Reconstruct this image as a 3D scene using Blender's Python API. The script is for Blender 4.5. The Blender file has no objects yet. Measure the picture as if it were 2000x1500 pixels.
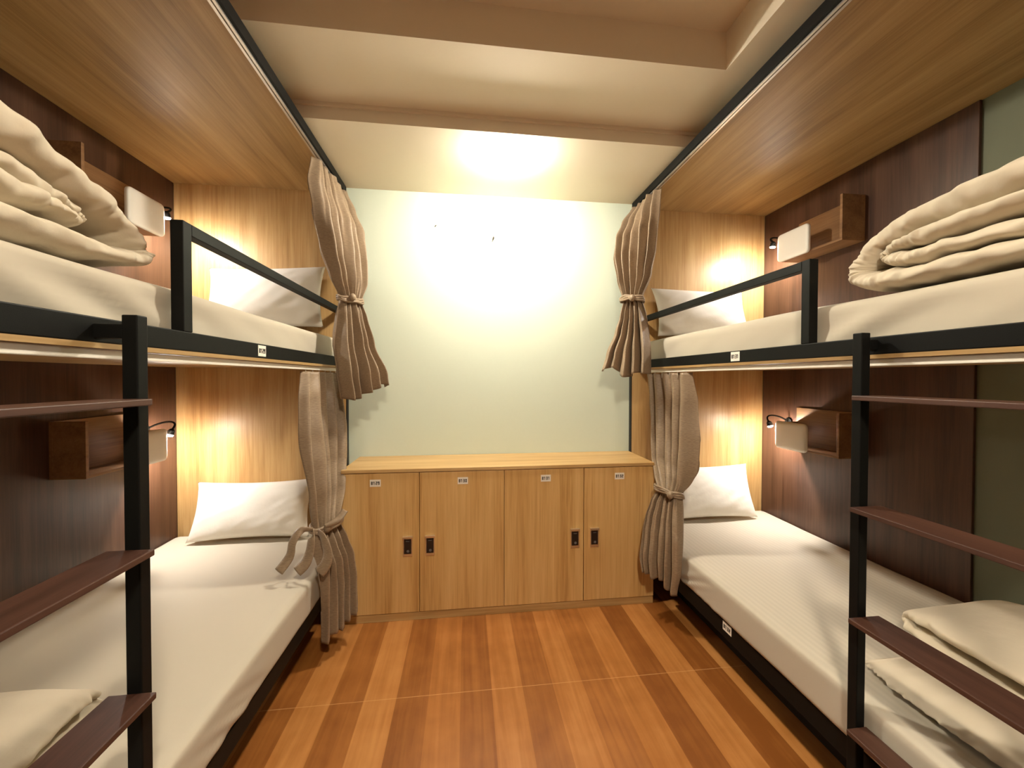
import bpy, bmesh, math, random
from mathutils import Vector, Matrix, noise
random.seed(7)
S = bpy.context.scene
COL = S.collection
PI = math.pi

# ------------------------------------------------------------------ materials
def new_mat(name):
    m = bpy.data.materials.new(name); m.use_nodes = True
    nt = m.node_tree
    return m, nt, nt.nodes['Principled BSDF']

def plain(name, col, rough=0.5, metal=0.0, bump=0.0, bscale=60.0, var=0.0, emit=None, estr=0.0, spec=None):
    m, nt, b = new_mat(name)
    b.inputs['Base Color'].default_value = (*col, 1)
    b.inputs['Roughness'].default_value = rough
    b.inputs['Metallic'].default_value = metal
    if spec is not None: b.inputs['Specular IOR Level'].default_value = spec
    if emit:
        b.inputs['Emission Color'].default_value = (*emit, 1)
        b.inputs['Emission Strength'].default_value = estr
    tc = nt.nodes.new('ShaderNodeTexCoord')
    n = nt.nodes.new('ShaderNodeTexNoise'); n.inputs['Scale'].default_value = bscale; n.inputs['Detail'].default_value = 4
    nt.links.new(tc.outputs['Object'], n.inputs['Vector'])
    if var:
        mx = nt.nodes.new('ShaderNodeMix'); mx.data_type = 'RGBA'
        mx.inputs['A'].default_value = (*[c*(1-var) for c in col], 1)
        mx.inputs['B'].default_value = (*[min(1, c*(1+var)) for c in col], 1)
        nt.links.new(n.outputs['Fac'], mx.inputs['Factor'])
        nt.links.new(mx.outputs['Result'], b.inputs['Base Color'])
    if bump:
        bp = nt.nodes.new('ShaderNodeBump'); bp.inputs['Strength'].default_value = bump; bp.inputs['Distance'].default_value = 0.004
        nt.links.new(n.outputs['Fac'], bp.inputs['Height'])
        nt.links.new(bp.outputs['Normal'], b.inputs['Normal'])
    return m

def wood(name, dark, mid, light, axis='Z', band=9.0, rough=0.4, streak=1.0, seed=0.0):
    """laminate with long grain along one axis"""
    m, nt, b = new_mat(name); L = nt.links
    tc = nt.nodes.new('ShaderNodeTexCoord')
    def mapped(across, along):
        mp = nt.nodes.new('ShaderNodeMapping')
        sc = [across]*3; sc['XYZ'.index(axis)] = along
        mp.inputs['Scale'].default_value = sc
        mp.inputs['Location'].default_value = (seed, seed*1.7, seed*0.6)
        L.new(tc.outputs['Object'], mp.inputs['Vector']); return mp
    def noi(mp, detail, dist):
        n = nt.nodes.new('ShaderNodeTexNoise'); n.inputs['Scale'].default_value = 1.0
        n.inputs['Detail'].default_value = detail; n.inputs['Distortion'].default_value = dist
        n.inputs['Roughness'].default_value = 0.6
        L.new(mp.outputs['Vector'], n.inputs['Vector']); return n
    n1 = noi(mapped(band, band*0.07), 3, 0.3)
    n2 = noi(mapped(band*7, band*0.25), 4, 0.5)
    n3 = noi(mapped(band*30, band*0.6), 2, 0.0)
    def mathn(op, a, bb):
        q = nt.nodes.new('ShaderNodeMath'); q.operation = op
        for i, v in enumerate((a, bb)):
            if isinstance(v, (int, float)): q.inputs[i].default_value = v
            else: L.new(v, q.inputs[i])
        return q.outputs[0]
    s = mathn('ADD', mathn('MULTIPLY', n1.outputs['Fac'], 0.55), mathn('MULTIPLY', n2.outputs['Fac'], 0.33*streak))
    s = mathn('ADD', s, mathn('MULTIPLY', n3.outputs['Fac'], 0.16*streak))
    r = nt.nodes.new('ShaderNodeValToRGB')
    e = r.color_ramp.elements
    e[0].position = 0.38; e[0].color = (*dark, 1)
    e[1].position = 0.66; e[1].color = (*light, 1)
    k = e.new(0.50); k.color = (*mid, 1)
    L.new(s, r.inputs['Fac']); L.new(r.outputs['Color'], b.inputs['Base Color'])
    b.inputs['Roughness'].default_value = rough
    bp = nt.nodes.new('ShaderNodeBump'); bp.inputs['Strength'].default_value = 0.08; bp.inputs['Distance'].default_value = 0.002
    L.new(n2.outputs['Fac'], bp.inputs['Height']); L.new(bp.outputs['Normal'], b.inputs['Normal'])
    return m

def floor_material():
    m, nt, b = new_mat('floor_planks'); L = nt.links
    tc = nt.nodes.new('ShaderNodeTexCoord')
    sp = nt.nodes.new('ShaderNodeSeparateXYZ'); L.new(tc.outputs['Object'], sp.inputs[0])
    def M(op, a, bb=None, c=None):
        q = nt.nodes.new('ShaderNodeMath'); q.operation = op
        for i, v in enumerate((a, bb, c)):
            if v is None: continue
            if isinstance(v, (int, float)): q.inputs[i].default_value = v
            else: L.new(v, q.inputs[i])
        return q.outputs[0]
    W = 0.139
    x = M('DIVIDE', M('ADD', sp.outputs['X'], 5.03), W)
    ix = M('FLOOR', x); fx = M('FRACT', x)
    y = M('DIVIDE', M('ADD', sp.outputs['Y'], 3.4), 0.85)
    iy = M('FLOOR', y); fy = M('FRACT', y)
    wn = nt.nodes.new('ShaderNodeTexWhiteNoise'); wn.noise_dimensions = '2D'
    cb = nt.nodes.new('ShaderNodeCombineXYZ'); L.new(ix, cb.inputs[0]); L.new(M('MULTIPLY', iy, 0.0), cb.inputs[1])
    L.new(cb.outputs[0], wn.inputs['Vector'])
    alt = M('MODULO', ix, 2.0)
    mp = nt.nodes.new('ShaderNodeMapping'); mp.inputs['Scale'].default_value = (38, 1.7, 1)
    L.new(tc.outputs['Object'], mp.inputs['Vector'])
    g = nt.nodes.new('ShaderNodeTexNoise'); g.inputs['Scale'].default_value = 1; g.inputs['Detail'].default_value = 4; g.inputs['Distortion'].default_value = 0.6
    L.new(mp.outputs[0], g.inputs['Vector'])
    g2 = nt.nodes.new('ShaderNodeTexNoise'); g2.inputs['Scale'].default_value = 9; g2.inputs['Detail'].default_value = 5
    L.new(tc.outputs['Object'], g2.inputs['Vector'])
    v = M('ADD', M('MULTIPLY', wn.outputs['Value'], 0.20), M('MULTIPLY', alt, 0.26))
    v = M('ADD', v, M('MULTIPLY', g.outputs['Fac'], 0.42))
    v = M('ADD', v, M('MULTIPLY', g2.outputs['Fac'], 0.30))
    r = nt.nodes.new('ShaderNodeValToRGB'); e = r.color_ramp.elements
    e[0].position = 0.38; e[0].color = (0.21, 0.066, 0.012, 1)
    e[1].position = 1.0; e[1].color = (0.55, 0.255, 0.080, 1)
    k = e.new(0.66); k.color = (0.36, 0.135, 0.030, 1)
    L.new(v, r.inputs['Fac'])
    # cross seam, a thin pale joint
    seam = M('LESS_THAN', fy, 0.0035)
    mx = nt.nodes.new('ShaderNodeMix'); mx.data_type = 'RGBA'
    L.new(M('MULTIPLY', seam, 0.6), mx.inputs['Factor'])
    L.new(r.outputs['Color'], mx.inputs['A']); mx.inputs['B'].default_value = (0.62, 0.36, 0.16, 1)
    L.new(mx.outputs['Result'], b.inputs['Base Color'])
    b.inputs['Roughness'].default_value = 0.38
    bp = nt.nodes.new('ShaderNodeBump'); bp.inputs['Strength'].default_value = 0.06; bp.inputs['Distance'].default_value = 0.002
    L.new(g.outputs['Fac'], bp.inputs['Height']); L.new(bp.outputs['Normal'], b.inputs['Normal'])
    return m

def linen(name, col, rough=0.85, stripe=0.0, weave=900.0, bump=0.12, sheen=0.0):
    m, nt, b = new_mat(name); L = nt.links
    tc = nt.nodes.new('ShaderNodeTexCoord')
    n = nt.nodes.new('ShaderNodeTexNoise'); n.inputs['Scale'].default_value = 14; n.inputs['Detail'].default_value = 5
    L.new(tc.outputs['Object'], n.inputs['Vector'])
    bp = nt.nodes.new('ShaderNodeBump'); bp.inputs['Strength'].default_value = bump; bp.inputs['Distance'].default_value = 0.006
    L.new(n.outputs['Fac'], bp.inputs['Height']); L.new(bp.outputs['Normal'], b.inputs['Normal'])
    b.inputs['Roughness'].default_value = rough
    b.inputs['Specular IOR Level'].default_value = 0.25
    if sheen: b.inputs['Sheen Weight'].default_value = sheen
    if stripe:
        w = nt.nodes.new('ShaderNodeTexWave'); w.wave_type = 'BANDS'; w.bands_direction = 'X'
        w.inputs['Scale'].default_value = 12.0; w.inputs['Distortion'].default_value = 0.0
        L.new(tc.outputs['Object'], w.inputs['Vector'])
        mx = nt.nodes.new('ShaderNodeMix'); mx.data_type = 'RGBA'
        mx.inputs['A'].default_value = (*[c*(1-stripe) for c in col], 1); mx.inputs['B'].default_value = (*col, 1)
        L.new(w.outputs['Fac'], mx.inputs['Factor']); L.new(mx.outputs['Result'], b.inputs['Base Color'])
    else:
        b.inputs['Base Color'].default_value = (*col, 1)
    return m

def curtain_material():
    m, nt, b = new_mat('taupe_curtain'); L = nt.links
    tc = nt.nodes.new('ShaderNodeTexCoord')
    mp = nt.nodes.new('ShaderNodeMapping'); mp.inputs['Scale'].default_value = (60, 60, 420)
    L.new(tc.outputs['Object'], mp.inputs['Vector'])
    n = nt.nodes.new('ShaderNodeTexNoise'); n.inputs['Scale'].default_value = 1; n.inputs['Detail'].default_value = 3
    L.new(mp.outputs[0], n.inputs['Vector'])
    r = nt.nodes.new('ShaderNodeValToRGB'); e = r.color_ramp.elements
    e[0].position = 0.3; e[0].color = (0.225, 0.155, 0.098, 1)
    e[1].position = 0.7; e[1].color = (0.335, 0.245, 0.160, 1)
    L.new(n.outputs['Fac'], r.inputs['Fac']); L.new(r.outputs['Color'], b.inputs['Base Color'])
    b.inputs['Roughness'].default_value = 0.48
    b.inputs['Specular IOR Level'].default_value = 0.45
    b.inputs['Sheen Weight'].default_value = 0.04
    bp = nt.nodes.new('ShaderNodeBump'); bp.inputs['Strength'].default_value = 0.1; bp.inputs['Distance'].default_value = 0.001
    L.new(n.outputs['Fac'], bp.inputs['Height']); L.new(bp.outputs['Normal'], b.inputs['Normal'])
    return m

OAK_D, OAK_M, OAK_L = (0.38, 0.215, 0.075), (0.51, 0.315, 0.125), (0.63, 0.43, 0.20)
M = {}
M['oak_z'] = wood('oak_laminate_upright', OAK_D, OAK_M, OAK_L, 'Z', 11, 0.42)
M['oak_z2'] = wood('oak_laminate_door', (0.44, 0.235, 0.070), (0.62, 0.375, 0.138), (0.75, 0.50, 0.215), 'Z', 7.5, 0.45, seed=3.1)
M['oak_x'] = wood('oak_laminate_top', OAK_D, OAK_M, OAK_L, 'X', 12, 0.40, seed=5.2)
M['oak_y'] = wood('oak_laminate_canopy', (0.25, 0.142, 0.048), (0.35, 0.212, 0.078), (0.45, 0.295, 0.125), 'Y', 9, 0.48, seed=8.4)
M['walnut'] = wood('dark_walnut_laminate', (0.040, 0.017, 0.010), (0.070, 0.031, 0.018), (0.108, 0.052, 0.030), 'Z', 11, 0.34, seed=1.3)
M['tread'] = wood('dark_tread_wood', (0.032, 0.012, 0.007), (0.055, 0.022, 0.014), (0.085, 0.036, 0.022), 'Y', 14, 0.48, seed=2.3)
M['shelf_wood'] = wood('brown_shelf_wood', (0.16, 0.075, 0.028), (0.23, 0.115, 0.045), (0.31, 0.165, 0.068), 'Y', 14, 0.45, seed=6.3)
M['floor'] = floor_material()
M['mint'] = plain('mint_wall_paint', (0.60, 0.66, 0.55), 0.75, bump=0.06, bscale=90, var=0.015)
M['mint_shaded'] = plain('mint_shaded_paint', (0.155, 0.165, 0.11), 0.75, bump=0.06, bscale=90, var=0.02)  # side walls: deep shade painted into the green, darker than the far wall
M['ceil'] = plain('cream_ceiling_paint', (0.80, 0.70, 0.56), 0.8, bump=0.04, bscale=80, var=0.01)
M['black'] = plain('black_powder_coat', (0.0055, 0.0055, 0.005), 0.5, bump=0.05, bscale=500, spec=0.12)
M['blackboard'] = plain('black_base_board', (0.010, 0.009, 0.008), 0.55, bump=0.05, bscale=120)
M['alu'] = plain('silver_track', (0.62, 0.58, 0.53), 0.32, 0.85, bscale=100, var=0.03)
M['white_plastic'] = plain('white_plastic', (0.80, 0.77, 0.70), 0.45, bscale=60, var=0.01)
M['white_track'] = plain('white_track', (0.82, 0.78, 0.70), 0.40, bscale=60, var=0.01)
M['sheet'] = linen('white_bedsheet', (0.50, 0.448, 0.363))
M['sheet_stripe'] = linen('white_striped_bedsheet', (0.54, 0.487, 0.40), stripe=0.07)
M['pillow'] = linen('white_pillowcase', (0.82, 0.78, 0.71), bump=0.4)
M['duvet'] = linen('cream_duvet', (0.60, 0.525, 0.41), bump=0.55)
M['curtain'] = curtain_material()
M['label'] = plain('label_paper', (0.85, 0.80, 0.72), 0.6, bscale=50, var=0.01)
M['ink'] = plain('label_ink', (0.015, 0.012, 0.010), 0.7, bscale=50, var=0.1)
M['nickel'] = plain('brushed_nickel', (0.74, 0.66, 0.52), 0.3, 0.9, bscale=200, var=0.05)
M['keypad'] = plain('black_keypad', (0.016, 0.012, 0.012), 0.25, bscale=80, var=0.1)
M['keymark'] = plain('keypad_marks', (0.16, 0.15, 0.15), 0.4, bscale=80, var=0.1)
M['nail'] = plain('dark_nail', (0.05, 0.04, 0.03), 0.5, 0.5, bscale=80, var=0.1)
M['bulb'] = plain('reading_bulb', (1, 1, 1), 0.5, emit=(1.0, 0.94, 0.86), estr=1250.0)
M['fill_bulb'] = plain('added_fill_bulb', (1, 1, 1), 0.5, emit=(1.0, 0.88, 0.68), estr=150.0)  # glow of the unseen lamp added behind the camera
M['down'] = plain('ceiling_bulb', (1, 1, 1), 0.5, emit=(1.0, 0.93, 0.78), estr=330.0)

# ------------------------------------------------------------------ object helpers
def tag(o, label=None, cat=None, group=None, kind=None):
    if label: o['label'] = label
    if cat: o['category'] = cat
    if group: o['group'] = group
    if kind: o['kind'] = kind
    return o

def thing(name, loc, label, cat, group=None):
    o = bpy.data.objects.new(name, None); COL.objects.link(o)
    o.location = loc; o.empty_display_size = 0.05
    return tag(o, label, cat, group)

def base_of(p):
    v = Vector((0, 0, 0))
    while p is not None:
        v += p.location; p = p.parent
    return v

def obj(name, bm, mats, parent=None, smooth=False, bevel=0.0, origin=None, solid=0.0, subsurf=0):
    """link a bmesh given in world coordinates as ONE mesh object"""
    me = bpy.data.meshes.new(name)
    if parent is not None: off = base_of(parent)
    elif origin is not None: off = Vector(origin)
    else:
        xs = [v.co for v in bm.verts]
        off = Vector((sum(v.x for v in xs)/len(xs), sum(v.y for v in xs)/len(xs), min(v.z for v in xs)))
    bmesh.ops.translate(bm, verts=bm.verts, vec=-off)
    bmesh.ops.recalc_face_normals(bm, faces=bm.faces)
    bm.to_mesh(me); bm.free()
    for m in (mats if isinstance(mats, (list, tuple)) else [mats]): me.materials.append(m)
    for p in me.polygons: p.use_smooth = smooth
    o = bpy.data.objects.new(name, me); COL.objects.link(o)
    if parent is not None: o.parent = parent
    else: o.location = off
    if bevel:
        b = o.modifiers.new('bevel', 'BEVEL'); b.width = bevel; b.segments = 2; b.limit_method = 'ANGLE'; b.angle_limit = 0.6
    if solid:
        s = o.modifiers.new('solidify', 'SOLIDIFY'); s.thickness = solid; s.offset = 0
    if subsurf:
        s = o.modifiers.new('subsurf', 'SUBSURF'); s.levels = subsurf; s.render_levels = subsurf
    return o

def add_box(bm, x0, x1, y0, y1, z0, z1, mi=0):
    if x0 > x1: x0, x1 = x1, x0
    vs = [bm.verts.new((x, y, z)) for x in (x0, x1) for y in (y0, y1) for z in (z0, z1)]
    for f in ((0, 1, 3, 2), (4, 6, 7, 5), (0, 4, 5, 1), (2, 3, 7, 6), (0, 2, 6, 4), (1, 5, 7, 3)):
        fc = bm.faces.new([vs[i] for i in f]); fc.material_index = mi
    return bm

def box(*a): return add_box(bmesh.new(), *a)

def add_tube(bm, pts, r, n=10, mi=0, cap=True):
    pts = [Vector(p) for p in pts]; rings = []
    rr = r if isinstance(r, (list, tuple)) else [r]*len(pts)
    for i, p in enumerate(pts):
        t = (pts[min(i+1, len(pts)-1)] - pts[max(i-1, 0)]).normalized()
        a = t.orthogonal().normalized() if i == 0 else (a - t*a.dot(t)).normalized()
        b = t.cross(a)
        rings.append([bm.verts.new(p + (a*math.cos(k*2*PI/n) + b*math.sin(k*2*PI/n))*rr[i]) for k in range(n)])
    for i in range(len(rings)-1):
        for k in range(n):
            f = bm.faces.new((rings[i][k], rings[i][(k+1) % n], rings[i+1][(k+1) % n], rings[i+1][k])); f.material_index = mi
    if cap:
        for R in (rings[0], rings[-1]):
            f = bm.faces.new(R); f.material_index = mi
    return bm

def add_sphere(bm, c, r, sx=1, sy=1, sz=1, u=16, v=10, mi=0):
    g = bmesh.ops.create_uvsphere(bm, u_segments=u, v_segments=v, radius=r)
    for w in g['verts']:
        w.co = Vector((w.co.x*sx, w.co.y*sy, w.co.z*sz)) + Vector(c)
        for f in w.link_faces: f.material_index = mi
    return bm

def sgp(v, p): return math.copysign(abs(v)**p, v)

def grid_surface(bm, nu, nv, fn, closed_u=False, caps=False):
    rows = [[bm.verts.new(fn(i/(nu if closed_u else nu-1), j/(nv-1))) for i in range(nu)] for j in range(nv)]
    for j in range(nv-1):
        for i in range(nu if closed_u else nu-1):
            bm.faces.new((rows[j][i], rows[j][(i+1) % nu], rows[j+1][(i+1) % nu], rows[j+1][i]))
    if caps:
        bm.faces.new(rows[0]); bm.faces.new(rows[-1])
    return rows

def rbox_surface(x0, x1, y0, y1, z0, z1, r, nx, ny, nz, disp=None):
    """rounded box with an even grid; disp(co, normal) -> offset vector"""
    bm = bmesh.new(); vm = {}
    N = (nx, ny, nz); lo = Vector((x0, y0, z0)); hi = Vector((x1, y1, z1))
    rad = r if isinstance(r, (tuple, list)) else (r, r, r)
    def vert(i, j, k):
        key = (i, j, k)
        if key in vm: return vm[key]
        t = (i/nx, j/ny, k/nz)
        p = Vector([lo[a] + (hi[a]-lo[a])*t[a] for a in range(3)])
        q = Vector([min(max(p[a], lo[a]+rad[a]), hi[a]-rad[a]) for a in range(3)])
        d = p - q
        e = Vector([d[a]/rad[a] for a in range(3)])
        if e.length > 1e-6:
            nrm = e.normalized(); p = q + Vector([nrm[a]*rad[a] for a in range(3)])
        else: nrm = Vector((0, 0, 1))
        if disp: p = p + disp(p, nrm)
        vm[key] = bm.verts.new(p); return vm[key]
    for a in range(3):
        b, c = (a+1) % 3, (a+2) % 3
        for s in (0, N[a]):
            for i in range(N[b]):
                for j in range(N[c]):
                    ids = []
                    for di, dj in ((0, 0), (1, 0), (1, 1), (0, 1)):
                        q = [0, 0, 0]; q[a] = s; q[b] = i+di; q[c] = j+dj; ids.append(vert(*q))
                    bm.faces.new(ids)
    return bm

SEG = {'0': 'abcdef', '1': 'bch', '2': 'abged', '3': 'abgcd', '9': 'abcdfg', 'B': 'abcdefg'}
def add_text(bm, body, size, M4, mi):
    """bold block characters, size = character height, centred on the matrix origin"""
    h = size; w = size*0.50; t = size*0.185; gap = size*0.17
    tot = len(body)*w + (len(body)-1)*gap; x = -tot/2
    for ch in body:
        cut = t*0.45 if ch == 'B' else 0.0       # the rounded right side of the B
        R = {'a': (0, w-cut, h/2-t, h/2), 'd': (0, w-cut, -h/2, -h/2+t), 'g': (0, w-cut, -t/2, t/2),
             'f': (0, t, 0, h/2), 'e': (0, t, -h/2, 0), 'b': (w-t, w, cut*0.8, h/2-cut), 'c': (w-t, w, -h/2+cut, -cut*0.8),
             'h': (w-2.1*t, w-t, h/2-1.25*t, h/2-0.25*t)}
        for sg_ in SEG[ch]:
            a, b, c, d = R[sg_]
            if ch == '1' and sg_ in 'bc': a, b = w/2-t/2, w/2+t/2
            if ch == '1' and sg_ == 'h': a, b = w/2-1.5*t, w/2
            n0 = len(bm.verts); add_box(bm, x+a, x+b, c, d, -0.0003, 0.0004, mi)
            bm.verts.ensure_lookup_table()
            bmesh.ops.transform(bm, matrix=M4, verts=bm.verts[n0:])
        x += w + gap

def number_plate(body, c, right, normal, w, h, parent, tsize, squeeze=1.0):
    """paper label with black digits; right/normal are unit vectors"""
    right = Vector(right); normal = Vector(normal); up = Vector((0, 0, 1)); c = Vector(c)
    bm = bmesh.new()
    R4 = Matrix((( right.x, up.x, normal.x, c.x), (right.y, up.y, normal.y, c.y), (right.z, up.z, normal.z, c.z), (0, 0, 0, 1)))
    add_box(bm, -w/2, w/2, -h/2, h/2, 0, 0.0012, 0)
    bmesh.ops.transform(bm, matrix=R4, verts=bm.verts)
    add_text(bm, body, tsize, R4 @ Matrix.Translation((0, 0, 0.0016)) @ Matrix.Diagonal((squeeze, 1, 1, 1)), 1)
    return obj('number_plate', bm, [M['label'], M['ink']], parent)

# ------------------------------------------------------------------ dimensions
YF = 2.63                     # far wall
YN = -0.95                    # wall behind the camera
XWL, XWR = -1.80, 2.195       # side walls
ZC1, ZC2, ZC3 = 2.64, 2.715, 2.875

# ------------------------------------------------------------------ setting
def struct(name, bm, m, **k):
    o = obj(name, bm, m, **k); o['kind'] = 'structure'; return o

struct('floor', box(XWL, XWR, YN, YF, -0.06, 0.0), M['floor'], origin=(0, 0, 0))
struct('wall_far', box(XWL-0.1, XWR+0.1, YF, YF+0.1, -0.06, 3.0), M['mint'])
struct('wall_left', box(XWL-0.1, XWL, YN, YF, -0.06, 3.0), M['mint_shaded'])
struct('wall_right', box(XWR, XWR+0.1, YN, YF, -0.06, 3.0), M['mint_shaded'])
struct('wall_near', box(XWL-0.1, XWR+0.1, YN-0.1, YN, -0.06, 3.0), M['walnut'])
bm = bmesh.new()
HX0, HX1, HY0, HY1 = -1.05, 1.10, 0.05, 1.535        # the raised recess
add_box(bm, XWL, XWR, 1.95, YF, ZC1, 3.0)             # low soffit by the far wall
add_box(bm, XWL, XWR, HY1, 1.95, ZC2, 3.0)
add_box(bm, XWL, XWR, YN, HY0, ZC2, 3.0)
add_box(bm, XWL, HX0, HY0, HY1, ZC2, 3.0)
add_box(bm, HX1, XWR, HY0, HY1, ZC2, 3.0)
add_box(bm, HX0, HX1, HY0, HY1, ZC3, 3.0)
struct('ceiling', bm, M['ceil'], origin=(0, 0, ZC1))
struct('trim_1', box(XWL, XWR, 1.938, 1.950, 2.699, ZC2), M['ceil'])

# marks left in the wall
bm = bmesh.new(); add_tube(bm, [(-0.2075, YF, 2.417), (-0.2075, YF-0.008, 2.417)], 0.003, 8); add_tube(bm, [(-0.2075, YF-0.008, 2.417), (-0.199, YF-0.012, 2.421)], 0.0028, 8)
tag(obj('wall_nail', bm, M['nail']), 'tiny bent nail high on the pale green wall, left of the bright glow', 'nail')
bm = bmesh.new(); add_tube(bm, [(0.183, YF, 2.357), (0.183, YF-0.014, 2.357)], 0.0065, 10); add_tube(bm, [(0.183, YF-0.012, 2.356), (0.179, YF-0.018, 2.347), (0.176, YF-0.018, 2.337)], [0.005, 0.004, 0.002], 8)
tag(obj('wall_hook', bm, M['nail']), 'small dark screw hook in the middle of the wall glow', 'hook')

# ------------------------------------------------------------------ ceiling lamp and added fill lamp
cl = thing('ceiling_lamp', (0.226, 2.100, ZC1), 'round glowing lamp under the low ceiling strip by the far wall', 'lamp')
bm = bmesh.new(); add_tube(bm, [(0.226, 2.100, ZC1), (0.226, 2.100, ZC1-0.008), (0.226, 2.100, ZC1-0.010)], [0.050, 0.050, 0.046], 28)
obj('lamp_base', bm, M['white_plastic'], cl, smooth=False)
bm = bmesh.new(); add_sphere(bm, (0.226, 2.100, ZC1-0.010), 0.052, sz=0.75, u=24, v=12)
obj('bulb', bm, M['down'], cl, smooth=True)
fill_lamp = thing('ceiling_lamp', (0.20, -0.35, ZC2), 'added wide round fill lamp on the ceiling, unseen behind the camera', 'lamp')  # fill lamp added out of view to light the doors from the front
bm = bmesh.new(); add_tube(bm, [(0.20, -0.35, ZC2), (0.20, -0.35, ZC2-0.048), (0.20, -0.35, ZC2-0.048), (0.20, -0.35, ZC2-0.010)], [0.195, 0.195, 0.188, 0.186], 40)
obj('lamp_base', bm, M['white_plastic'], fill_lamp)
bm = bmesh.new(); add_sphere(bm, (0.20, -0.35, ZC2-0.024), 0.178, sz=0.18, u=32, v=14)
obj('bulb', bm, M['fill_bulb'], fill_lamp, smooth=True)

# ------------------------------------------------------------------ lockers
CX0, CX1, CY0, CZ = -0.70, 1.155, 2.245, 0.88
lk = thing('locker_cabinet', (0.228, 2.43, 0), 'long oak locker cabinet with four numbered doors under the green wall', 'cabinet')
bm = bmesh.new(); add_box(bm, CX0, CX1, CY0+0.020, YF-0.004, 0.045, CZ-0.02)
obj('carcass', bm, M['oak_z2'], lk)
obj('top', box(CX0, CX1, CY0-0.004, YF-0.004, CZ-0.02, CZ), M['oak_x'], lk, bevel=0.002)
obj('plinth', box(CX0, CX1, CY0+0.006, CY0+0.020, 0.0, 0.043), M['oak_x'], lk)
doors = [(CX0, -0.2705, 'B129', -0.514, -0.335), (-0.2675, 0.2195, 'B130', -0.021, -0.209),
         (0.2235, 0.7045, 'B131', 0.4715, 0.651), (0.7085, CX1, 'B132', 0.9312, 0.7725)]
for x0, x1, num, lx, kx in doors:
    d = obj('door', box(x0, x1, CY0, CY0+0.018, 0.048, CZ-0.024), M['oak_z2'], lk, bevel=0.0015)
    d['label'] = 'oak locker door numbered ' + num
    number_plate(num, (lx, CY0, 0.802), (1, 0, 0), (0, -1, 0), 0.060, 0.040, d, 0.0185, 1.0)
    bm = bmesh.new(); z0, z1 = 0.375, 0.492
    add_box(bm, kx-0.0265, kx+0.0265, CY0-0.006, CY0, z0, z1, 0)
    add_box(bm, kx-0.0205, kx+0.0205, CY0-0.009, CY0-0.005, z0+0.016, z1-0.016, 1)
    add_box(bm, kx-0.0280, kx+0.0280, CY0-0.017, CY0-0.004, z1-0.012, z1, 0)
    add_box(bm, kx-0.0100, kx+0.0100, CY0-0.0096, CY0-0.0088, z1-0.030, z1-0.027, 2)
    add_tube(bm, [(kx+0.002, CY0-0.0088, z0+0.032), (kx+0.002, CY0-0.0102, z0+0.032)], 0.008, 14, 2)
    lo = obj('door_lock', bm, [M['nickel'], M['keypad'], M['keymark']], d, bevel=0.0012)
    lo['label'] = 'nickel keypad lock with black face'

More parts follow.
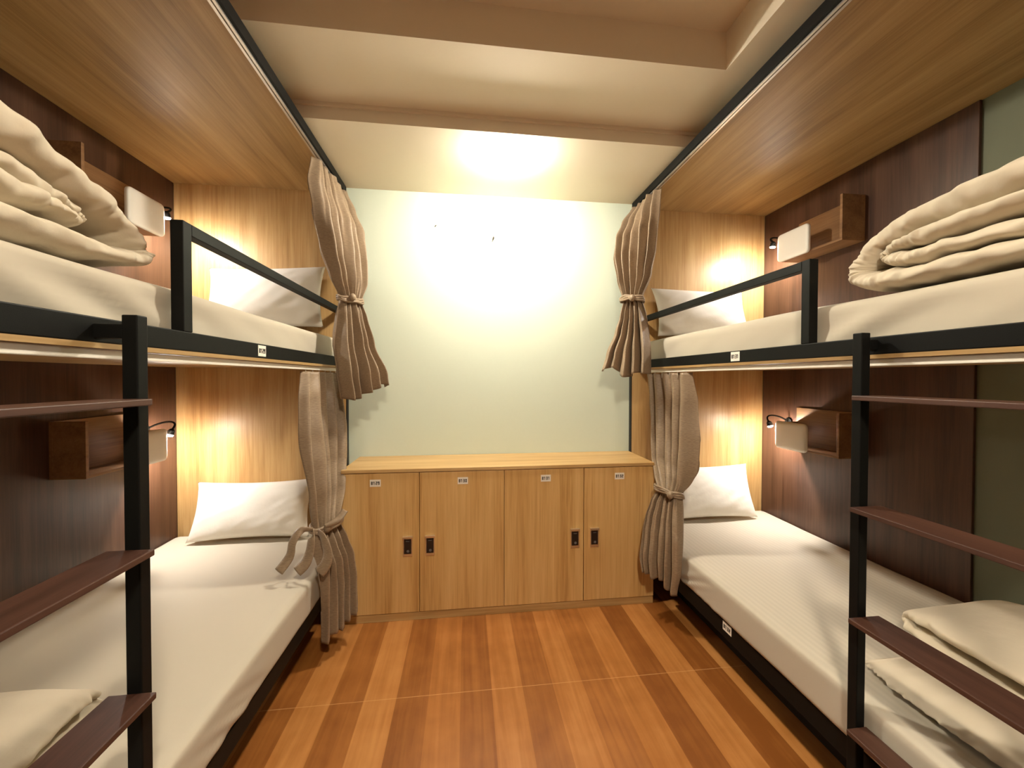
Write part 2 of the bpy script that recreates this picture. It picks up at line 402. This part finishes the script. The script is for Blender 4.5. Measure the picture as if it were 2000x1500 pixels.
# ------------------------------------------------------------------ per side furniture
def side(sg):
    """sg = -1 left bunk, +1 right bunk; all lengths measured from the aisle outwards"""
    L = sg < 0
    word = 'left' if L else 'right'
    XP = -0.769 if L else 1.158          # canopy edge on the aisle
    XW = XWL if L else XWR               # side wall
    s = sg
    XD = XW - s*0.015                    # face of the dark panel
    # dark panel on the side wall
    b = box(XD, XW-s*0.001, 1.409, 2.598, 0.02, 2.594)
    tag(obj('wall_panel', b, M['walnut'], bevel=0.002), 'dark walnut panel lining the wall behind the %s bunk beds' % word, 'panel')
    # end panel
    e = thing('end_panel', ((XP+XD)/2, 2.613, 0), 'tall oak end panel at the far end of the %s bunk beds' % word, 'panel')
    obj('board', box(XP+s*0.008, XD, 2.600, YF-0.001, 0.0, 2.594), M['oak_z'], e)
    obj('edge_strip', box(XP, XP+s*0.008, 2.600, YF-0.001, 0.0, 2.594), M['blackboard'], e)
    # canopy above the upper bunk
    c = thing('canopy', ((XP+XW)/2, 1.55, 2.594), 'oak canopy board roofing the upper bunk on the %s' % word, 'canopy')
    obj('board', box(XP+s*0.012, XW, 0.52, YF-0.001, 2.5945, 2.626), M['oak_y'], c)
    obj('fascia', box(XP, XP+s*0.012, 0.52, 2.599, 2.586, 2.630), M['black'], c)
    bm = bmesh.new()
    for a, w in ((0.0125, 0.009), (0.0265, 0.010)):
        add_box(bm, XP+s*a, XP+s*(a+w), 0.55, 2.598, 2.580, 2.594)
    add_box(bm, XP+s*0.0215, XP+s*0.0265, 0.55, 2.598, 2.590, 2.594)
    obj('curtain_track', bm, M['alu'], c)

    # ---------------- bunk bed frame
    if L: xpost, yp, ztr, XR0 = (-0.704, -0.7347), 0.916, (1.354, 1.027, 0.712, 0.262), -0.7915
    else: xpost, yp, ztr, XR0 = (1.1487, 1.1770), 0.9936, (1.351, 1.0245, 0.696, 0.365), 1.2045
    XR1 = XR0 + s*0.034
    zb, zt = (1.4755, 1.531) if L else (1.472, 1.525)
    zg = 1.844 if L else 1.824
    yg = (1.186, 1.221) if L else (1.226, 1.260)
    bk = thing('bunk_bed', ((XR0+XD)/2, 1.6, 0), 'black steel bunk bed frame with ladder along the %s wall' % word, 'bunk bed')
    obj('upper_side_rail', box(XR0, XR1, 0.56, 2.598, zb, zt), M['black'], bk, bevel=0.003)
    obj('end_rail', box(XR1, XD-s*0.01, 0.56, 0.594, zb, zt), M['black'], bk, bevel=0.003)
    bm = bmesh.new()
    add_box(bm, XR0, XR1, yg[0], yg[1], zt, zg)
    add_box(bm, XR0, XR1, yg[1], 2.598, zg-0.034, zg)
    obj('guard_rail', bm, M['black'], bk, bevel=0.002)
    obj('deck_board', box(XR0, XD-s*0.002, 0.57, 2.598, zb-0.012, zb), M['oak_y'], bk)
    bm = bmesh.new(); xt = XR0 + s*0.012
    add_box(bm, xt, xt+s*0.016, 0.60, 2.58, zb-0.034, zb-0.014)
    obj('curtain_track', bm, M['white_track'], bk, bevel=0.002)
    for y0 in (yp, 0.565):
        bm = bmesh.new(); add_box(bm, xpost[0], xpost[1], y0, y0+0.0285, 0.0, 1.535)
        add_box(bm, xpost[1], XR0+s*0.004, y0+0.004, y0+0.0245, 1.484, 1.516)
        obj('ladder_post', bm, M['black'], bk, bevel=0.0025)
    xt0 = -0.674 if L else 1.115
    xt1 = -0.769 if L else 1.2176
    for z in ztr:
        bm = bmesh.new()
        add_box(bm, xt0, xt1 if z > 0.5 else (-0.733 if L else 1.181), 0.5945, yp-0.0005, z-0.014, z)
        obj('ladder_tread', bm, M['tread'], bk, bevel=0.002)
    XM = -0.740 if L else 1.185          # lower mattress front
    obj('lower_side_rail', box(XM+s*0.012, XM+s*0.046, 0.60, 2.20, 0.190, 0.266), M['black'], bk, bevel=0.003)
    bm = bmesh.new(); add_box(bm, XM+s*0.17, XD-s*0.004, 0.60, 2.590, 0.0, 0.19)
    obj('bed_base', bm, M['blackboard'], bk)
    obj('lower_deck', box(XM+s*0.050, XD-s*0.004, 0.60, 2.590, 0.240, 0.264), M['blackboard'], bk)
    rt = (0, 1, 0) if L else (0, -1, 0)
    number_plate('B129' if L else 'B131', (XR0, 1.60, (zb+zt)/2+0.001), rt, (-s, 0, 0), 0.056, 0.042, bk, 0.0175, 1.0)
    if not L: number_plate('B132', (XM+s*0.012, 1.625, 0.2445), rt, (-1, 0, 0), 0.058, 0.040, bk, 0.018, 1.0)

    # ---------------- mattresses
    def wrinkle_upper(p, n):
        f = Vector((0, 0, 0))
        front = (p.x - (XR1+s*0.01))*s
        wob = noise.noise(Vector((p.y*2.2, p.z*3+s*9, 1.3)))
        if front < 0.12:
            near = max(0, min(1, (1.55-p.y)/0.5))
            a = 0.006 + 0.026*near
            diag = (p.y*0.8 + (p.z-1.48)*(1.5))
            k = noise.noise(Vector((diag*8, s*4.0+p.z*1.5, 7.7)))
            low = max(0, min(1, (1.645-p.z)/0.06))
            f.x += s*(-a)*k*low
            e = max(0, (p.y-2.40)/0.17)
            f.x += s*0.006*e*noise.noise(Vector((p.z*60-p.y*22, 3.1, s)))
        f.z += 0.007*wob*(1 if n.z > 0.3 else 0)
        return f
    x0 = XR1+s*0.006; x1 = XD-s*0.02
    b = rbox_surface(min(x0, x1), max(x0, x1), 0.62, 2.575, zb+0.003, 1.662, (0.035, 0.035, 0.035), 22, 90, 12, wrinkle_upper)
    tag(obj('mattress', b, M['sheet'], smooth=True), 'white sheeted mattress on the upper %s bunk behind the guard rail' % word, 'mattress')
    def wrinkle_lower(p, n):
        f = Vector((0, 0, 0))
        front = (p.x - XM)*s
        if front < 0.10:
            low = max(0, min(1, (0.410-p.z)/0.10))
            if L:
                k = noise.noise(Vector(((p.y*1.0+p.z*2.2)*16, 2.0, 5.5)))
                w = max(0, 1-abs(p.y-1.30)/0.28)
                f.x += -s*0.010*k*w*low
            else:
                k = noise.noise(Vector(((p.z*1.0+(p.y-1.9)*0.42)*46, p.y*0.8, 5.5)))
                w = max(0, min(1, (p.y-1.62)/0.25))
                f.x += -s*0.013*k*w*(0.35+low)
                f.z += 0.006*k*w
            f.z += 0.006*low*noise.noise(Vector((p.y*5, 1.1, s)))
        if n.z > 0.3:
            f.z += 0.008*noise.noise(Vector((p.x*2.1, p.y*2.1, 4+s)))
            edge = max(0, 1-abs((p.y-2.1)/0.5))
            if not L: f.z += 0.004*noise.noise(Vector((p.x*9+p.y*5, p.y*3, 2.2)))*edge
        return f
    x0 = XM; x1 = XD-s*0.006
    b = rbox_surface(min(x0, x1), max(x0, x1), 0.60, 2.585, 0.2685, 0.426, (0.022, 0.03, 0.022), 34, 110, 14, wrinkle_lower)
    tag(obj('mattress', b, M['sheet'] if L else M['sheet_stripe'], smooth=True),
        ('white sheeted mattress on the lower left bunk behind the ladder treads' if L else 'white satin-striped mattress on the lower right bunk'), 'mattress')

    # ---------------- shelf, front panel and reading lamp, upper and lower
    for level, z0 in (('upper', 2.160), ('lower', 0.957)):
        yA, yB = (1.868, 2.285) if L else (1.879, 2.290)
        xf = XD - s*0.142
        sh = thing('wall_shelf', (XD, (yA+yB)/2, z0), 'small brown wooden wall shelf with white cover beside the %s %s pillow' % (level, word), 'shelf', 'wall shelves by the pillows')
        del sh['group']
        obj('back_board', box(XD-s*0.014, XD-s*0.0005, yA, yB, z0+0.013, z0+0.252), M['shelf_wood'], sh, bevel=0.001)
        obj('bottom_board', box(xf, XD-s*0.0005, yA, yB, z0, z0+0.013), M['shelf_wood'] if level == 'lower' else M['shelf_wood'], sh, bevel=0.001)
        obj('end_board', box(xf, XD-s*0.0145, yA, yA+0.014, z0+0.0135, z0+0.252), M['shelf_wood'], sh, bevel=0.001)
        obj('far_board', box(xf+s*0.003, XD-s*0.0145, yB-0.014, yB, z0+0.0135, z0+0.160), M['shelf_wood'], sh, bevel=0.001)
        b = rbox_surface(min(xf-s*0.030, xf-s*0.002), max(xf-s*0.030, xf-s*0.002), 2.063, 2.292, z0-0.006, z0+0.168, (0.010, 0.024, 0.024), 8, 24, 20)
        p = obj('front_cover', b, M['white_plastic'], sh, smooth=True); p['label'] = 'white rounded plastic cover'
        # lamp
        yl = 2.332 if L else 2.350; zl = z0 + (0.117 if level == 'upper' else 0.123)
        xl = XD - s*0.150
        hb, bz = (0.0015, 0.40) if level == 'upper' else (0.002, 0.45)
        lp = thing('reading_lamp', (XD, 2.40, zl), 'small lit reading lamp on the wall above the %s %s pillow' % (level, word), 'lamp', None)
        bm = bmesh.new(); add_tube(bm, [(XD, 2.36, zl+0.03), (XD-s*0.012, 2.36, zl+0.03)], 0.026, 18)
        obj('wall_mount', bm, M['black'], lp, bevel=0.002)
        pts = []
        P0, P1, P2, P3 = Vector((XD-s*0.010, 2.36, zl+0.03)), Vector((XD-s*0.10, 2.35, zl+0.085)), Vector((xl-s*0.02, 2.40, zl+0.085)), Vector((xl, yl, zl)) - (Vector((s*0.10, -0.13, -0.50)) if level == 'lower' else Vector((-s*0.03, 0.06, -0.50))).normalized()*0.030
        for i in range(13):
            t = i/12; pts.append(P0*(1-t)**3 + P1*3*t*(1-t)**2 + P2*3*t*t*(1-t) + P3*t**3)
        bm = bmesh.new(); add_tube(bm, pts, 0.0055, 10)
        obj('gooseneck', bm, M['black'], lp, smooth=True)
        ax = Vector((s*0.10, -0.13, -0.50)) if level == 'lower' else Vector((-s*0.03, 0.06, -0.50))
        TM = Matrix.Translation((xl, yl, zl)) @ Vector((0, 0, -1)).rotation_difference(ax.normalized()).to_matrix().to_4x4()
        bm = bmesh.new(); add_tube(bm, [(0, 0, 0.036), (0, 0, 0.026), (0, 0, hb), (0, 0, hb), (0, 0, 0.022)], [0.008, 0.016, 0.0175, 0.0155, 0.0145], 18)
        bmesh.ops.transform(bm, matrix=TM, verts=bm.verts)
        obj('lamp_head', bm, M['black'], lp, smooth=False)
        bm = bmesh.new(); add_sphere(bm, (0, 0, 0), 0.0152, sz=bz, u=16, v=10)
        bmesh.ops.transform(bm, matrix=TM, verts=bm.verts)
        obj('bulb', bm, M['bulb'], lp, smooth=True)

side(-1); side(1)

# ------------------------------------------------------------------ pillows
def pillow(name_label, xc, ybot, ytop, z0, w, h, T, seed, roll=0.0):
    bm = bmesh.new()
    lean = math.atan2(ytop-ybot, h)
    nu, nv = 44, 34
    up = Vector((0, math.sin(lean), math.cos(lean))); rt = Vector((1, 0, 0)); nm = Vector((0, -math.cos(lean), math.sin(lean)))
    c = Vector((xc, (ybot+ytop)/2, z0 + h*math.cos(lean)/2))
    rt2 = rt*math.cos(roll) + up*math.sin(roll); up2 = up*math.cos(roll) - rt*math.sin(roll)
    def pt(u, v, sd):
        px = w/2*u*(1-0.075*(1-v*v)); pz = h/2*v*(1-0.09*(1-u*u))
        k = max(0.0, (1-u*u)*(1-v*v))
        t = T/2*k**0.42
        ed = min(1-abs(u), 1-abs(v))
        wr = 0.010*noise.noise(Vector((u*1.6+seed, v*1.4+sd, seed))) + 0.0052*noise.noise(Vector((u*5-v*4+seed, v*2.0+u*1.2, seed*2+sd)))*(0.4+abs(u))
        t += wr*min(1, k*3)
        t = t*(0.62 if sd > 0 else 1.0)
        sag = -0.03*(1-v)/2*0
        return c + rt2*px + up2*pz + nm*(t*(1 if sd < 0 else -1))
    V = {}
    for sd in (-1, 1):
        for j in range(nv+1):
            for i in range(nu+1):
                u = -1+2*i/nu; v = -1+2*j/nv
                u = math.sin(u*PI/2)*0.35+u*0.65; v = math.sin(v*PI/2)*0.35+v*0.65
                edge = i in (0, nu) or j in (0, nv)
                if edge and sd > 0: V[(1, i, j)] = V[(-1, i, j)]
                else: V[(sd, i, j)] = bm.verts.new(pt(u, v, sd))
        for j in range(nv):
            for i in range(nu):
                bm.faces.new((V[(sd, i, j)], V[(sd, i+1, j)], V[(sd, i+1, j+1)], V[(sd, i, j+1)]))
    return tag(obj('pillow', bm, M['pillow'], smooth=True), name_label, 'pillow')

pillow('white pillow leaning on the oak panel of the lower left bunk', -1.285, 2.420, 2.545, 0.440, 0.68, 0.345, 0.15, 1.0, 0.01)
pillow('white pillow standing at the head of the lower right bunk', 1.655, 2.420, 2.545, 0.440, 0.70, 0.365, 0.15, 2.4, 0.0)
pillow('white pillow propped behind the guard rail of the upper left bunk', -1.205, 2.430, 2.550, 1.685, 0.67, 0.415, 0.15, 3.7, 0.06)
pillow('white pillow propped behind the guard rail of the upper right bunk', 1.615, 2.430, 2.550, 1.676, 0.68, 0.365, 0.15, 5.1, -0.02)

# ------------------------------------------------------------------ duvets
def smooth_path(pts, n):
    P = [Vector(p) for p in pts]; out = []
    m = len(P)-1
    for i in range(n):
        t = i/(n-1)*m; k = min(int(t), m-1); f = t-k
        a, b, c, d = P[max(k-1, 0)], P[k], P[k+1], P[min(k+2, m)]
        out.append(0.5*((2*b)+(c-a)*f+(2*a-5*b+4*c-d)*f*f+(-a+3*b-3*c+d)*f**3))
    return out

def duvet_band(bm, path, xf, xb, seed, n=110, m=36, wr=0.012, zmin=None):
    """folded layer: path = (Y, Z, thickness, front shift); xf front edge, xb wall edge"""
    P = smooth_path(path if len(path[0]) == 4 else [(*p, 0) for p in path], n) if False else None
    ys = smooth_path([(p[0], p[1], p[2]) for p in path], n)
    sh = smooth_path([(p[3] if len(p) > 3 else 0.0, 0, 0) for p in path], n)
    rows = []
    sgn = 1 if xb > xf else -1
    for i in range(n):
        a, b = ys[max(i-1, 0)], ys[min(i+1, n-1)]
        ty, tz = b.x-a.x, b.y-a.y; l = math.hypot(ty, tz) or 1
        ny, nz = -tz/l, ty/l
        F = xf + sgn*sh[i].x; W = abs(xb-F)/2; cx = (F+xb)/2
        T = ys[i].z
        row = []
        for k in range(m):
            ph = 2*PI*k/m
            cs, sn = math.cos(ph), math.sin(ph)
            side_ = sgp(cs, 0.42); th = sgp(sn, 0.75)
            x = cx - sgn*W*side_
            off = T/2*th
            near = max(0, side_)
            q = Vector((x*3, i/n*9, seed + (2 if sn > 0 else 5)))
            off += wr*noise.noise(q*1.3)*abs(th) + wr*0.7*noise.noise(Vector((x*7+i*0.06, i*0.16-x*5, seed)))*abs(th)
            # puckers on the open side that faces the aisle
            puck = noise.noise(Vector((i*0.20, seed*3, sn*0.6)))
            x += sgn*0.012*puck*near**2 + sgn*0.010*noise.noise(Vector((i*0.5, sn*2, seed)))*near**2
            off *= 1 + 0.16*puck*near
            rd = 1-abs(noise.noise(Vector((x*5 + ys[i].x*3, ys[i].x*9 - x*4, seed+8))))*2
            off += 0.007*rd*abs(th)*(0.5+0.5*near)
            rd2 = 1-abs(noise.noise(Vector((ys[i].x*22 + seed, ys[i].y*16, x*6))))*2
            x += sgn*0.005*rd2*near
            z = ys[i].y + nz*off
            if zmin is not None: z = max(z, zmin)
            row.append(bm.verts.new((x, ys[i].x + ny*off, z)))
        rows.append(row)
    for i in range(n-1):
        for k in range(m):
            bm.faces.new((rows[i][k], rows[i][(k+1) % m], rows[i+1][(k+1) % m], rows[i+1][k]))
    bm.faces.new(rows[0]); bm.faces.new(rows[-1])

ZU = 1.668
# upper right
bm = bmesh.new()
duvet_band(bm, [(0.45, ZU+0.036, 0.070), (0.80, ZU+0.034, 0.070), (1.02, ZU+0.036, 0.072), (1.120, ZU+0.056, 0.075, 0.0), (1.130, ZU+0.110, 0.075, 0.02), (1.07, ZU+0.172, 0.085, 0.03), (0.95, ZU+0.210, 0.095, 0.03), (0.75, ZU+0.224, 0.105, 0.02), (0.45, ZU+0.236, 0.110, 0.02)], 1.250, 2.10, 1.0, n=150, m=48, wr=0.016, zmin=ZU)
duvet_band(bm, [(0.45, ZU+0.092, 0.066, 0.02), (0.85, ZU+0.090, 0.066, 0.010), (1.01, ZU+0.092, 0.060, 0.02), (1.070, ZU+0.118, 0.055, 0.04), (1.01, ZU+0.145, 0.060, 0.02), (0.85, ZU+0.154, 0.068, 0.01), (0.45, ZU+0.162, 0.070, 0.01)], 1.258, 2.06, 4.0, n=150, m=40, wr=0.016)
tag(obj('duvet', bm, M['duvet'], smooth=True, subsurf=1), 'thick cream duvet folded in layers on the upper right bunk', 'duvet')
# upper left
bm = bmesh.new()
duvet_band(bm, [(0.40, ZU+0.048, 0.092), (0.80, ZU+0.044, 0.085), (1.05, ZU+0.038, 0.072), (1.150, ZU+0.050, 0.060, 0.0), (1.170, ZU+0.084, 0.055, 0.02), (1.10, ZU+0.140, 0.075, 0.02), (0.98, ZU+0.194, 0.095, 0.02), (0.80, ZU+0.240, 0.120, 0.01), (0.60, ZU+0.280, 0.135, 0.01), (0.40, ZU+0.30, 0.14, 0.01)], -0.845, -1.70, 2.2, n=150, m=48, wr=0.020, zmin=ZU)
duvet_band(bm, [(0.40, ZU+0.135, 0.095, 0.03), (0.80, ZU+0.122, 0.080, 0.02), (0.98, ZU+0.103, 0.055, 0.04), (1.03, ZU+0.112, 0.040, 0.05), (0.95, ZU+0.138, 0.060, 0.04), (0.75, ZU+0.180, 0.080, 0.03), (0.40, ZU+0.21, 0.09, 0.02)], -0.846, -1.66, 7.2, n=150, m=40, wr=0.020)
tag(obj('duvet', bm, M['duvet'], smooth=True, subsurf=1), 'thick cream duvet rolled up on the upper left bunk', 'duvet')
ZL = 0.436
# lower right
bm = bmesh.new()
duvet_band(bm, [(0.40, ZL+0.030, 0.055), (0.75, ZL+0.030, 0.055), (1.05, ZL+0.028, 0.05, 0.04), (1.22, ZL+0.035, 0.045, 0.10), (1.27, ZL+0.055, 0.045, 0.14), (1.20, ZL+0.085, 0.05, 0.10), (1.02, ZL+0.105, 0.06, 0.05), (0.75, ZL+0.115, 0.07, 0.02), (0.40, ZL+0.12, 0.07)], 1.52, 2.14, 11.0, wr=0.012, zmin=ZL)
duvet_band(bm, [(0.40, ZL+0.014, 0.022), (0.75, ZL+0.014, 0.022), (1.00, ZL+0.013, 0.020), (1.13, ZL+0.010, 0.012, 0.03)], 1.295, 1.80, 13.0, wr=0.006, zmin=ZL)
tag(obj('duvet', bm, M['duvet'], smooth=True, subsurf=1), 'flat folded cream duvet behind the ladder on the lower right bunk', 'duvet')
# lower left
bm = bmesh.new()
duvet_band(bm, [(0.40, ZL+0.030, 0.055), (0.75, ZL+0.030, 0.055), (1.03, ZL+0.030, 0.05), (1.17, ZL+0.036, 0.045, 0.03), (1.21, ZL+0.058, 0.045, 0.05), (1.15, ZL+0.086, 0.05, 0.03), (1.00, ZL+0.100, 0.06, 0.0), (0.75, ZL+0.105, 0.065, -0.01), (0.40, ZL+0.11, 0.07)], -0.985, -1.74, 15.0, wr=0.010, zmin=ZL)
tag(obj('duvet', bm, M['duvet'], smooth=True, subsurf=1), 'folded cream duvet behind the ladder on the lower left bunk', 'duvet')

# ------------------------------------------------------------------ curtains
def interp(keys, z):
    """keys sorted by falling z: (z, xn, yn, xf, yf, amp, n)"""
    if z >= keys[0][0]: return keys[0][1:]
    for a, b in zip(keys, keys[1:]):
        if a[0] >= z >= b[0]:
            t = (a[0]-z)/(a[0]-b[0]); t = t*t*(3-2*t)*0.6 + t*0.4
            return tuple(p+(q-p)*t for p, q in zip(a[1:], b[1:]))
    return keys[-1][1:]

def curtain(label, keys, pleats, seed, sg, tie_z, tie_r, hem=0.02, slant=0.0, bow=False, hooks=None, flap=0.0):
    zt, zb = keys[0][0], keys[-1][0]
    NU, NV = 150, 90
    def pt(u, v):
        hemz = hem*noise.noise(Vector((u*3.3, seed, 2)))
        z = zt + (zb + hemz + slant*(u-0.15) - zt)*v
        xn, yn, xf, yf, amp = interp(keys, z)
        dx, dy = xf-xn, yf-yn; l = math.hypot(dx, dy)
        nx, ny = -dy/l, dx/l
        ph = 2*PI*pleats*(u + 0.085*noise.noise(Vector((u*2.6, v*1.3, seed))) + 0.03*noise.noise(Vector((u*6, v*3.5, seed+20))))
        kf = noise.noise(Vector((math.floor(ph/(2*PI))*3.7, v*0.9, seed+4)))
        w = sg*(2.0*abs(math.sin(ph/2))**1.25 - 1.0) + 0.30*math.sin(2.0*ph + 1.0 + seed + v*3) * (0.5+noise.noise(Vector((u*3, v*2.2, seed+31))))
        w *= 1.0 + 0.9*kf
        k = noise.noise(Vector((u*2.5, v*3.0, seed+9)))
        tn = math.exp(-((z-tie_z)/0.09)**2)
        a = 1.35*amp*w*(1-0.35*tn) + 0.55*amp*k + tn*0.0045*math.sin(2*PI*pleats*3.3*u + seed)
        e = 0.010*noise.noise(Vector((v*5, u*6, seed+3)))
        uu = u + 0.012*math.cos(ph)
        return (xn+dx*uu + nx*a, yn+dy*uu + ny*a + e, z)
    bm = bmesh.new(); grid_surface(bm, NU, NV, pt)
    xn, yn, xf, yf, amp = interp(keys, tie_z)
    o = thing('curtain', ((xn+xf)/2, (yn+yf)/2, zb), label, 'curtain')
    obj('cloth', bm, M['curtain'], o, smooth=True, solid=0.0018)
    # knotted band round the waist
    c = Vector(((xn+xf)/2, (yn+yf)/2, tie_z)); L = math.hypot(xf-xn, yf-yn)/2
    d = Vector((xf-xn, yf-yn, 0)).normalized(); q = Vector((-d.y, d.x, 0))
    bm = bmesh.new()
    pts = [c + d*math.cos(t)*(L+0.012) + q*math.sin(t)*(amp*1.75+0.010) + Vector((0, 0, 0.012*math.sin(t*1.0+0.6))) for t in [i*2*PI/40 for i in range(41)]]
    for k in range(3):
        dz = (k-1)*0.010
        add_tube(bm, [p + Vector((0.002*math.sin(i*0.9+k*2), 0, dz + 0.003*math.sin(i*0.7+k))) for i, p in enumerate(pts)], 0.0075, 8)
    kn = c - d*(L*0.55) - q*0 + Vector((-sg*(amp*1.7+0.012), -0.03, 0.0))
    add_sphere(bm, kn, 0.020, sx=0.9, sy=0.9, sz=1.1, u=14, v=10)
    obj('tieback', bm, M['curtain'], o, smooth=True)
    if bow:
        for pp, w0 in bow:
            bm = bmesh.new(); path = smooth_path([Vector(p) for p in pp], 22)
            def rib(u, v):
                i = int(v*21); p = path[i]
                t = (path[min(i+1, 21)]-path[max(i-1, 0)]).normalized()
                side_ = t.cross(Vector((0.35, 0.9, 0.1))).normalized()
                return p + side_*(u-0.5)*w0*(0.55+0.45*math.sin(min(1, v*1.25)*PI/2)) + Vector((0.35, -0.9, 0))*0.006*math.cos((u-0.5)*PI)
            grid_surface(bm, 7, 22, rib)
            obj('tie_tail', bm, M['curtain'], o, smooth=True, solid=0.002)
    if hooks:
        for yy in hooks:
            bm = bmesh.new(); f = (yy-keys[0][2])/(keys[0][4]-keys[0][2]); xx = keys[0][1]+(keys[0][3]-keys[0][1])*f
            zz = keys[0][0]
            add_tube(bm, [(xx, yy, zz-0.03), (xx, yy, zz+0.012), (xx, yy+0.006, zz+0.022), (xx, yy+0.011, zz+0.014)], 0.0022, 6)
            obj('curtain_hook', bm, M['white_plastic'], o, smooth=True)
    return o

curtain('taupe curtain tied at the waist beside the upper left bunk',
  [(2.578, -0.800,2.16, -0.772,2.58, .016), (2.44, -0.797,2.12, -0.715,2.56, .024), (2.30, -0.778,2.13, -0.655,2.53, .028), (2.10, -0.745,2.16, -0.635,2.48, .030), (1.97, -0.722,2.20, -0.625,2.45, .026),
   (1.857, -0.704,2.27, -0.640,2.41, .022), (1.76, -0.706,2.24, -0.615,2.42, .026), (1.60, -0.705,2.21, -0.575,2.43, .032), (1.42, -0.690,2.19, -0.480,2.42, .036), (1.285, -0.675,2.20, -0.460,2.42, .038)],
  5, 1.2, -1, 1.857, 0.05, hem=0.05, slant=0.10)
curtain('taupe curtain tied at the waist beside the upper right bunk',
  [(2.578, 1.186,2.26, 1.168,2.58, .016), (2.44, 1.172,2.25, 1.075,2.56, .024), (2.33, 1.160,2.24, 1.005,2.52, .028), (2.20, 1.145,2.22, 0.975,2.48, .030), (2.047, 1.124,2.24, 0.985,2.44, .026),
   (1.900, 1.085,2.29, 1.010,2.40, .020), (1.80, 1.098,2.27, 0.985,2.41, .026), (1.70, 1.108,2.26, 0.950,2.41, .030), (1.557, 1.101,2.22, 0.890,2.41, .036), (1.425, 1.092,2.20, 0.855,2.40, .042)],
  5, 6.3, 1, 1.900, 0.05, hem=0.04, slant=0.03)
zt = 1.432
curtain('taupe curtain tied with a bow hanging in front of the lower left bunk',
  [(zt, -0.812,2.02, -0.812,2.56, .014), (1.30, -0.812,1.99, -0.785,2.50, .022), (1.10, -0.802,1.97, -0.745,2.42, .028), (0.949, -0.790,1.96, -0.725,2.38, .028), (0.796, -0.770,1.96, -0.695,2.28, .024),
   (0.650, -0.745,1.98, -0.680,2.14, .020), (0.560, -0.722,1.95, -0.640,2.13, .022), (0.47, -0.690,1.93, -0.605,2.13, .018), (0.35, -0.688,1.93, -0.580,2.13, .014), (0.111, -0.690,1.94, -0.570,2.10, .014)],
  5, 2.9, -1, 0.655, 0.05, hem=0.04, slant=0.07,
  bow=[([(-0.745, 1.955, 0.660), (-0.785, 1.93, 0.670), (-0.815, 1.91, 0.625), (-0.825, 1.90, 0.560), (-0.865, 1.88, 0.500)], 0.045),
       ([(-0.735, 1.950, 0.655), (-0.730, 1.91, 0.640), (-0.735, 1.90, 0.580), (-0.750, 1.89, 0.530), (-0.785, 1.88, 0.495)], 0.050),
       ([(-0.715, 1.945, 0.655), (-0.680, 1.91, 0.640), (-0.655, 1.90, 0.575), (-0.660, 1.89, 0.520), (-0.690, 1.89, 0.480)], 0.055),
       ([(-0.690, 1.97, 0.670), (-0.640, 1.99, 0.690), (-0.610, 2.02, 0.730)], 0.035)],
  hooks=[2.06+0.09*i for i in range(6)])
curtain('taupe curtain tied at the waist hanging in front of the lower right bunk',
  [(zt, 1.2245,1.98, 1.2245,2.52, .014), (1.25, 1.235,1.97, 1.225,2.48, .022), (1.06, 1.230,1.95, 1.215,2.42, .026), (0.90, 1.210,1.95, 1.195,2.36, .026), (0.82, 1.195,1.96, 1.150,2.24, .022),
   (0.755, 1.178,1.99, 1.118,2.13, .020), (0.68, 1.170,1.97, 1.085,2.14, .022), (0.58, 1.160,1.95, 1.060,2.15, .020), (0.501, 1.150,1.93, 1.040,2.15, .016), (0.359, 1.146,1.93, 1.015,2.14, .014), (0.225, 1.138,1.95, 1.030,2.12, .014)],
  5, 8.1, 1, 0.755, 0.05, hem=0.04, slant=0.06,
  hooks=[2.02+0.09*i for i in range(6)])

# ------------------------------------------------------------------ world, camera, view
w = bpy.data.worlds.new('world'); S.world = w; w.use_nodes = True
w.node_tree.nodes['Background'].inputs[0].default_value = (0.02, 0.015, 0.01, 1)
w.node_tree.nodes['Background'].inputs[1].default_value = 1.0

cam = bpy.data.cameras.new('camera'); co = bpy.data.objects.new('camera', cam); COL.objects.link(co)
cam.sensor_fit = 'HORIZONTAL'; cam.sensor_width = 36.0; cam.lens = 748.58/2000*36.0
cam.clip_start = 0.02
F = Vector((0.1180244, 0.99289316, -0.01527779)); R = Vector((0.99301069, -0.11801208, 0.00170884)); U = Vector((1.0627e-04, 1.5372693e-02, 0.99988183))
mw = Matrix.Identity(4)
for i in range(3): mw[i][0], mw[i][1], mw[i][2] = R[i], U[i], -F[i]
mw[2][3] = 1.40
co.matrix_world = mw
S.camera = co
S.view_settings.view_transform = 'Standard'
S.view_settings.look = 'None'
S.view_settings.gamma = 1.0
S.view_settings.use_curve_mapping = False
S.view_settings.exposure = 1.78
